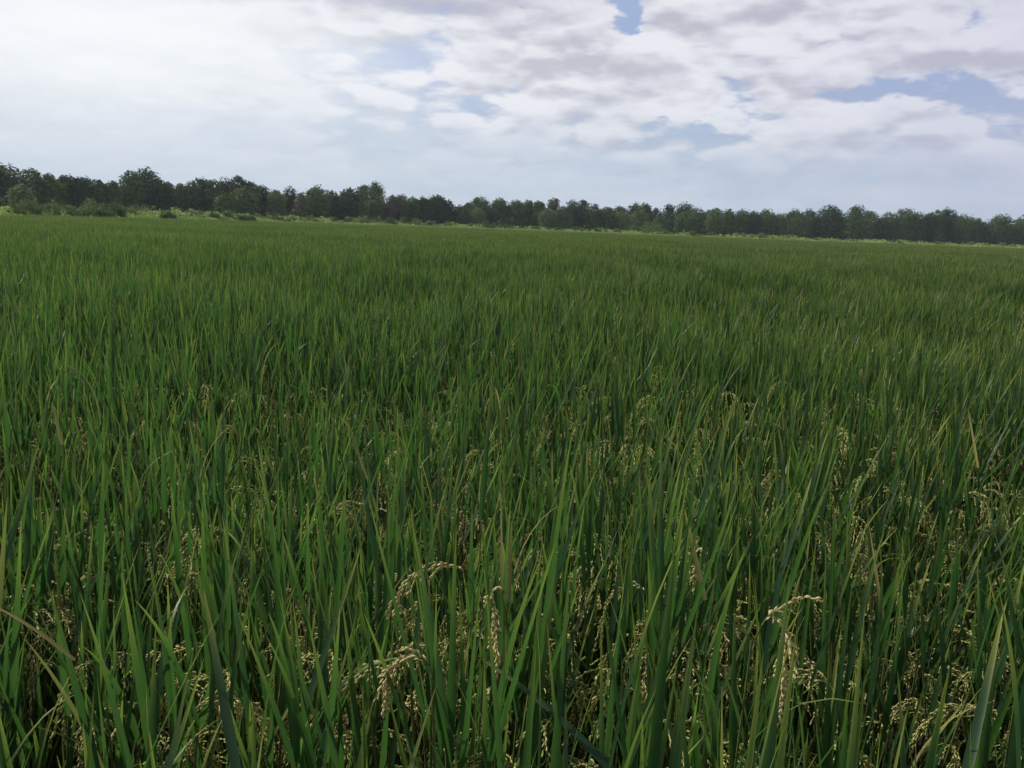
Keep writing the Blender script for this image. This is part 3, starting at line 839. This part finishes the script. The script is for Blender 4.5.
T = [
 # px, top, half width, offset, tone, label
 (8, 165, 14, 8, 'mid', 'tall tree cut by the left edge of the picture, in the far tree line'),
 (22, 184, 10, -6, 'pale', 'small pale tree below the tall one at the left edge'),
 (35, 169, 10, 4, 'mid', 'knobbly-topped tree right of the one cut by the left edge'),
 (53, 174, 11, 2, 'mid', 'grey-green tree between the knobbly-topped tree and the low even-topped pair'),
 (67, 175, 10, 3, 'dark', 'left tree of the low even-topped dark pair at far left'),
 (83, 177, 11, 2, 'dark', 'right tree of the low even-topped dark pair at far left'),
 (100, 180, 9, 3, 'mid', 'low tree left of the highest two-domed mass, behind the yellow-green bushes'),
 (114, 181, 8, 1, 'mid', 'narrow tree touching the left flank of the highest two-domed mass'),
 (132, 171, 13, 3, 'mid', 'left dome of the highest dark mass of trees at left'),
 (145, 168, 13, 5, 'dark', 'right dome and highest point of the tallest dark mass at left'),
 (158, 177, 11, 1, 'dark', 'right shoulder of the tallest dark mass, sloping to the notch of sky'),
 (168, 182, 6, 1, 'mid', 'slim tree just left of the deep notch of sky'),
 (181, 184, 7, 0, 'mid', 'rounded tree just right of the deep notch of sky'),
 (192, 181, 8, 3, 'mid', 'second tree right of the deep notch of sky'),
 (201, 178, 10, 5, 'dark', 'bumpy dark tree between the sky notch and the long high ridge of crowns'),
 (213, 180, 9, 2, 'mid', 'tree under a small sky gap at the left foot of the long high ridge'),
 (224, 193, 11, -4, 'mid', 'low round front tree below the long high ridge of crowns'),
 (228, 178, 11, 5, 'dark', 'left crown of the long high ridge in the left third'),
 (238, 176, 11, 4, 'dark', 'topmost crown of the long high ridge in the left third'),
 (246, 187, 13, -3, 'mid', 'broad lighter dome standing in front of the long high ridge'),
 (251, 182, 9, 4, 'mid', 'right crown of the long high ridge, falling away to the right'),
 (262, 185, 6, 3, 'dark', 'small pointed tree right of the long high ridge'),
 (276, 190, 10, 0, 'pale', 'low pale rounded tree right of the small pointed tree'),
 (291, 187, 8, 5, 'dark', 'dark knob-headed tree between two pale low trees'),
 (301, 193, 7, -1, 'rust', 'yellowish tree left of the smooth round dome'),
 (318, 186, 13, 2, 'mid', 'smooth round domed tree standing alone above its neighbours'),
 (333, 191, 8, 4, 'dark', 'low dark tree right of the smooth round dome'),
 (348, 188, 11, 4, 'dark', 'dark tree left of the two tall airy pale trees'),
 (364, 185, 7, 6, 'pale', 'shorter of the two tall airy pale trees'),
 (376, 182, 9, 7, 'pale', 'taller of the two tall airy pale trees, its lit crown open'),
 (372, 199, 12, -2, 'mid', 'dark broad tree under the two tall airy pale trees'),
 (393, 195, 7, 2, 'rust', 'brownish thin-leaved tree right of the two airy pale trees'),
 (402, 194, 6, 1, 'rust', 'second brownish tree, left of the wide dark mound'),
 (412, 197, 9, 2, 'mid', 'tree where the brownish pair meets the wide dark mound'),
 (424, 197, 9, 2, 'dark', 'left part of the wide dark mound left of centre'),
 (438, 195, 12, 3, 'dark', 'crest of the wide dark mound left of centre'),
 (449, 201, 9, 1, 'dark', 'right slope of the wide dark mound left of centre'),
 (462, 205, 7, 0, 'mid', 'lowest tree in the dip right of the wide dark mound'),
 (469, 202, 8, 9, 'mid', 'tree rising from the dip towards the flat grey crown'),
 (480, 197, 11, 12, 'mid', 'flat grey-green crown right of the dip, near centre'),
 (478, 208, 9, -2, 'pale', 'small pale tree in front of the flat grey-green crown'),
 (498, 198, 10, 9, 'mid', 'middle one of three even grey-green crowns near centre'),
 (515, 200, 10, 7, 'mid', 'right one of three even grey-green crowns near centre'),
 (528, 200, 8, 9, 'mid', 'tree exactly left of the reddish-topped tree and its round neighbour'),
 (539, 201, 8, 5, 'mid', 'round neighbour on the left of the reddish-topped tree'),
 (553, 198, 7, 4, 'rust', 'reddish-topped tree at the middle of the tree line'),
 (548, 209, 10, -3, 'pale', 'pale lower tree in front of the reddish-topped tree'),
 (563, 206, 9, 0, 'mid', 'dark round tree right below the reddish-topped tree'),
 (571, 200, 5, 6, 'dark', 'slender spire right of the reddish-topped tree'),
 (582, 200, 6, 8, 'dark', 'small flat-headed tree poking up right of the slender spire'),
 (593, 204, 10, 2, 'mid', 'broad tree right of the small flat-headed tree'),
 (606, 207, 9, 1, 'mid', 'low tree in the middle of the gentle dip right of centre'),
 (621, 206, 9, 30, 'dark', 'dark distant tree showing above a bright green dome'),
 (622, 211, 11, -2, 'pale', 'bright green dome in front of the dark distant tree'),
 (635, 203, 9, 28, 'dark', 'higher dark distant tree right of the bright green dome'),
 (638, 210, 12, -1, 'pale', 'bright green wide tree right of centre in the front row'),
 (645, 203, 6, 6, 'mid', 'thin wispy top between two dark distant trees'),
 (656, 208, 9, 30, 'dark', 'dark distant tree sloping down into a notch right of centre'),
 (660, 214, 10, 0, 'mid', 'low front tree below the notch right of centre'),
 (669, 204, 5, 25, 'dark', 'tiny round dark head right of the notch'),
 (683, 202, 10, 24, 'dark', 'highest dark distant clump right of the notch'),
 (684, 211, 11, 0, 'mid', 'front tree below the highest dark distant clump'),
 (696, 208, 8, 2, 'mid', 'tree right of the highest dark distant clump'),
 (706, 210, 7, 20, 'dark', 'dark distant tree between two lighter crowns'),
 (713, 208, 8, 2, 'pale', 'pale fuzzy-topped tree right of centre'),
 (727, 209, 8, 3, 'mid', 'tree right of the pale fuzzy-topped one'),
 (741, 209, 10, 5, 'mid', 'low wide crown in the even stretch right of centre'),
 (752, 211, 8, 2, 'dark', 'dark tree at the right end of the low wide crown'),
 (765, 209, 11, 3, 'mid', 'softly peaked tree in the middle of the even stretch'),
 (778, 213, 9, 1, 'pale', 'pale low tree in the shallow dip before the twin high crowns'),
 (792, 209, 10, 16, 'dark', 'dark tree behind the shallow dip, left of the twin high crowns'),
 (797, 213, 9, 0, 'mid', 'front tree left of the twin high crowns'),
 (807, 209, 7, 6, 'mid', 'narrow tree against the left side of the twin high crowns'),
 (829, 205, 15, 2, 'dark', 'left and broadest of the twin high crowns at right'),
 (853, 205, 10, 5, 'mid', 'right and squarer of the twin high crowns at right'),
 (867, 211, 10, 1, 'mid', 'sloping tree right of the twin high crowns'),
 (886, 212, 7, 6, 'mid', 'little peak in the dip right of the twin high crowns'),
 (880, 217, 10, -1, 'dark', 'low dark front tree in the dip right of the twin high crowns'),
 (901, 208, 12, 4, 'mid', 'wide rounded tree between the dip and the dark domed one at right'),
 (915, 212, 8, 1, 'mid', 'tree right of the wide rounded one, slightly lower'),
 (926, 213, 8, 0, 'dark', 'darker low tree left of the dark domed one at right'),
 (935, 210, 7, 4, 'mid', 'tree leaning against the dark domed one at right'),
 (946, 208, 10, 6, 'dark', 'dark domed tree, the highest near the right edge'),
 (964, 214, 12, 0, 'mid', 'tree with a pale lower branch right of the dark domed one'),
 (977, 218, 8, 1, 'dark', 'low tree in the last notch near the right edge'),
 (997, 214, 12, 2, 'mid', 'lone rounded tree just before the right edge'),
 (1019, 217, 12, 3, 'mid', 'tree cut by the right edge of the picture'),
]
for i, (px, top, hw, off, tone, lab) in enumerate(T):
    airy = 'airy' in lab and 'under' not in lab
    tree(px, top, hw * 1.18, off, tone, lab, 700 + i, lobes=8 if airy else 11, loose=0.08 if airy else 0.02, base=0.02)

# the wood behind the front trees, one mass
tops_x = np.array([t_[0] for t_ in T if t_[3] < 20]); tops_y = np.array([t_[1] for t_ in T if t_[3] < 20])
parts, tp = [], []
r = np.random.default_rng(77)
for px in list(range(-330, 1380, 13)):
    for row in range(2):
        x_ = px + r.uniform(-5, 5)
        b = bearing(min(max(x_, -330), 1350)); D = d_tree(b) + 12 + row * 16 + r.uniform(-3, 3)
        if 0 <= x_ <= 1024:
            near_t = tops_y[np.argsort(np.abs(tops_x - x_))[:3]].max()
            ht = at(x_, near_t + 4.0 + r.uniform(0, 3), D).z - 0.7
        else:
            ht = r.uniform(8, 11.5) * (D / 230) ** 0.5
        w = r.uniform(3.2, 4.6) * (D / 230) ** 0.4
        V, Fq, A, LC, LR = crown_arrays(r, max(ht, 4), w, 6, 0.8, 1300, 0.02)
        p = polar(b, D)
        parts.append((V + np.array([p.x, p.y, ZB(b)]), Fq, A, 0))
        V, Fq, A, LC, LR = crown_arrays(r, 3.2, 4.5, 6, 0.6, 700, 0.0)      # undergrowth
        p_ = polar(b, D - 7)
        parts.append((V + np.array([p_.x, p_.y, ZB(b) - 0.4]), Fq, A, 0))
        tp.append((p.x, p.y, ht))
V, Fs, A, Ms = join(parts)
wo = obj('woodland', mesh_np('woodland', V, [np.concatenate(Fs)], [M_TREE_DARK], A, Ms, smooth=False))
tag(wo, 'dark wood behind the front row of trees', 'woodland', None, 'stuff')
tv, tf = tubes([(a_, b_, 0.4) for a_, b_, c_ in tp], [(a_, b_, c_ * 0.7) for a_, b_, c_ in tp], 0.28, 0.08, 6)
twm = mesh_np('woodland_trunks', tv, [tf], [M_BARK])
tag(obj('trunks', twm, wo), kind='stuff')


# ------------------------------------------------------------------ bushes and weeds on the margin
def bush(px, top, hw, back, tone, label, seed):
    b = bearing(px); D = d_edge(b) + back
    p = polar(b, D); z0 = 1.08 * ZB(b)
    h_ = max(0.7, at(px, top - 0.7, D).z - z0); w = 1.15 * hw * D / F
    r = np.random.default_rng(seed)
    e = bpy.data.objects.new('bush', None); COL.objects.link(e)
    e.location = (p.x, p.y, z0)
    V, Fq, A, LC, LR = crown_arrays(r, h_, w * 1.35, 7, 0.22, 1500, 0.0, 0.6, 0.10, low=True)
    V[:, 2] *= h_ / np.quantile(V[:, 2], 0.998)
    obj('foliage', mesh_np('foliage', V, [Fq], [M_BUSH if tone == 'pale' else M_BUSH_DARK], A, smooth=False), e)
    P0 = [(0, 0, -0.2)] * 5; P1 = [tuple(LC[i] * np.array([0.8, 0.8, 0.8])) for i in range(5)]
    V, Fq = tubes(P0, P1, 0.03, 0.012, 5)
    obj('stems', mesh_np('stems', V, [Fq], [M_BARK]), e)
    tag(e, label, 'bush', 'bushes on the grassy margin')


B = [
 (10, 199, 13, 5, 'dark', 'large dull green bush at the left edge of the field'),
 (27, 198, 14, 5, 'dark', 'rounded willowy bush, highest of the clump at the left edge'),
 (44, 199, 13, 6, 'dark', 'feathery dull bush at the right of the left edge clump'),
 (62, 205, 11, 5, 'dark', 'low dark bush right of the left edge clump'),
 (76, 206, 9, 4, 'dark', 'low dark bush left of the yellow-green one'),
 (94, 199, 8, 8, 'pale', 'bright yellow-green bush under the low trees at left'),
 (88, 204, 9, 4, 'dark', 'dull bush in front of the bright yellow-green one'),
 (101, 205, 8, 3, 'dark', 'grey-green bush right of the bright yellow-green one'),
 (116, 201, 4, 4, 'dark', 'narrow upright bush below the tallest dark mass'),
 (120, 207, 9, 3, 'dark', 'low grey bush at the foot of the narrow upright one'),
 (134, 206, 9, 8, 'pale', 'pale bush right of the narrow upright one'),
 (150, 206, 10, 9, 'pale', 'wide pale bush below the highest point of the trees'),
 (167, 211, 4, 1, 'dark', 'tiny dark bush at the field edge below the notch of sky'),
 (172, 208, 8, 8, 'pale', 'pale bush below the notch of sky'),
 (188, 210, 7, 6, 'pale', 'small pale bush below the bumpy dark tree'),
 (203, 211, 7, 6, 'pale', 'small pale bush left of the bigger grey one'),
 (215, 212, 5, 3, 'dark', 'small dark tuft-like bush in front of the pale row'),
 (231, 211, 7, 5, 'dark', 'grey bush below the topmost crown of the long ridge'),
 (244, 215, 4, 1, 'dark', 'dark low bush nearest the rice, left third'),
 (251, 216, 4, 1, 'dark', 'dark low bush just right of the one nearest the rice'),
 (262, 213, 8, 6, 'pale', 'pale bush below the small pointed tree'),
 (277, 214, 6, 5, 'dark', 'small grey bush below the low pale rounded tree'),
 (293, 215, 7, 6, 'pale', 'pale bush below the dark knob-headed tree'),
 (308, 216, 7, 6, 'pale', 'pale bush left of the smooth dome\'s foot'),
 (331, 217, 7, 6, 'dark', 'grey bush at the right foot of the smooth dome'),
 (347, 217, 7, 6, 'pale', 'pale bush in the row below the dark tree left of the airy pair'),
 (362, 216, 7, 6, 'pale', 'rounded bush below the shorter airy tree'),
 (376, 217, 6, 5, 'pale', 'rounded bush below the taller airy tree'),
 (389, 218, 6, 4, 'dark', 'dark green bush below the brownish tree'),
 (403, 218, 7, 5, 'pale', 'fluffy bush left of the wide mound\'s foot'),
 (417, 219, 7, 5, 'pale', 'fluffy bush below the left part of the wide mound'),
 (430, 221, 6, 4, 'pale', 'low bush below the crest of the wide mound'),
 (450, 221, 9, 5, 'dark', 'broad grey-green bush below the right slope of the wide mound'),
 (472, 224, 6, 5, 'pale', 'small bush below the dip, near centre'),
 (486, 223, 7, 5, 'dark', 'bush below the flat grey-green crown'),
 (502, 224, 7, 5, 'dark', 'bush below the middle one of three even crowns'),
 (520, 226, 7, 5, 'dark', 'low bush right of the three even crowns\' foot'),
 (538, 226, 8, 6, 'dark', 'bush below the round neighbour of the reddish-topped tree'),
 (558, 227, 7, 5, 'dark', 'bush below the reddish-topped tree'),
 (577, 227, 7, 5, 'dark', 'bush below the slender spire'),
 (598, 228, 7, 5, 'dark', 'low bush in the gentle dip right of centre'),
 (616, 229, 6, 5, 'pale', 'pale bush below the bright green dome'),
 (650, 221, 7, 12, 'pale', 'vine-covered pale bush as high as the front trees, right of centre'),
 (632, 224, 5, 12, 'dark', 'dark bush left of the vine-covered one'),
 (664, 229, 6, 5, 'dark', 'low bush right of the vine-covered one'),
 (688, 231, 8, 5, 'dark', 'low bush below the highest dark distant clump'),
 (716, 232, 7, 5, 'dark', 'low bush below the pale fuzzy-topped tree'),
 (742, 233, 7, 5, 'pale', 'low pale bush below the low wide crown'),
 (760, 233, 8, 5, 'pale', 'pale bush below the softly peaked tree'),
 (785, 236, 5, 5, 'pale', 'tiny pale bush in the even stretch'),
 (815, 238, 6, 5, 'dark', 'small bush left of the broad high crown\'s foot'),
 (848, 239, 7, 5, 'pale', 'low pale bush below the squarer high crown'),
 (893, 240, 6, 4, 'dark', 'dark little bush right of the dip'),
 (911, 241, 7, 5, 'pale', 'low bush below the wide rounded tree'),
 (936, 242, 8, 5, 'pale', 'long low bush left of the dark domed tree\'s foot'),
 (975, 242, 11, 5, 'pale', 'broad light green bush near the right edge'),
 (1008, 243, 7, 5, 'pale', 'last low bush before the right edge'),
]
for i, a_ in enumerate(B): bush(*a_, 900 + i)

# weeds and rank grass over the margin
r = np.random.default_rng(5)
n = 190000
bb = r.uniform(R(-50), R(50), n)
de = np.interp(bb, BE, DE); dt = np.interp(bb, BE, DT)
u = r.random(n) ** 1.2
off = 0.2 + u * (dt - de - 2)
px_ = (de + off) * np.sin(bb); py_ = (de + off) * np.cos(bb)
clump = np.sin(px_ * 0.35 + 2 * np.sin(py_ * 0.21)) * np.cos(py_ * 0.31 + px_ * 0.1)
scr = np.clip(np.sin(px_ * 0.9 + 1.5 * np.sin(py_ * 0.5)) * np.cos(py_ * 0.7 + px_ * 0.23) + 0.25 * np.sin(px_ * 2.3 + py_), 0, 1)
hh = 0.16 + 0.60 * scr * np.clip(off / 5 - 0.4, 0, 1) * (off < 26) + 0.38 * np.clip(clump, 0, 1) * np.clip(off / 6, 0, 1)
hh = hh + 0.45 * np.exp(-((np.degrees(bb) + 20) / 9) ** 2) * np.clip(off / 5, 0, 1) * (0.4 + 0.6 * np.clip(clump + 0.6, 0, 1))
gz = np.interp(off, [p_[0] for p_ in prof], [p_[1] for p_ in prof]) * KZ(bb)
pos = np.stack([px_, py_, gz + hh * r.random(n) ** 0.7], -1)
nr = np.stack([r.normal(0, 1, n), r.normal(0, 1, n), np.abs(r.normal(0, 0.7, n))], -1); nr /= np.linalg.norm(nr, axis=1, keepdims=True)
a_ = np.cross(nr, r.normal(0, 1, (n, 3))); a_ /= np.linalg.norm(a_, axis=1, keepdims=True); b_ = np.cross(nr, a_)
s = r.uniform(0.10, 0.26, n)
V = np.stack([pos + a_ * s[:, None], pos + b_ * s[:, None] * 0.6, pos - a_ * s[:, None], pos - b_ * s[:, None] * 0.6], 1)
A = np.zeros((n, 4, 4)); A[..., 1] = np.clip(0.5 + 0.3 * clump + r.normal(0, 0.25, n), 0, 1)[:, None]
tag(obj('weeds', mesh_np('weeds', V.reshape(-1, 3), [np.arange(4 * n).reshape(-1, 4)], [M_WEED], A.reshape(-1, 4), smooth=False)),
    'sunlit yellow-green weeds and grass covering the margin beyond the rice', 'weeds', None, 'stuff')

# ------------------------------------------------------------------ air
hz = 18.0
hm = bpy.data.meshes.new('haze')
x0, x1, y0, y1, z0, z1 = -480, 520, -40, 560, -1.0, 22.0
hm.from_pydata([(x, y, z) for z in (z0, z1) for x, y in ((x0, y0), (x1, y0), (x1, y1), (x0, y1))], [],
               [(3, 2, 1, 0), (4, 5, 6, 7), (0, 1, 5, 4), (1, 2, 6, 5), (2, 3, 7, 6), (3, 0, 4, 7)])
mt, h = new_mat('haze')
pv = h.n('ShaderNodeVolumePrincipled')
pv.inputs['Color'].default_value = (0.80, 0.87, 1.0, 1)
pv.inputs['Density'].default_value = 0.00022
pv.inputs['Anisotropy'].default_value = 0.3
oo = h.n('ShaderNodeOutputMaterial'); h.nt.links.new(pv.outputs[0], oo.inputs['Volume'])
hm.materials.append(mt)
tag(obj('haze', hm), 'thin pale haze over the field', 'haze', None, 'stuff')
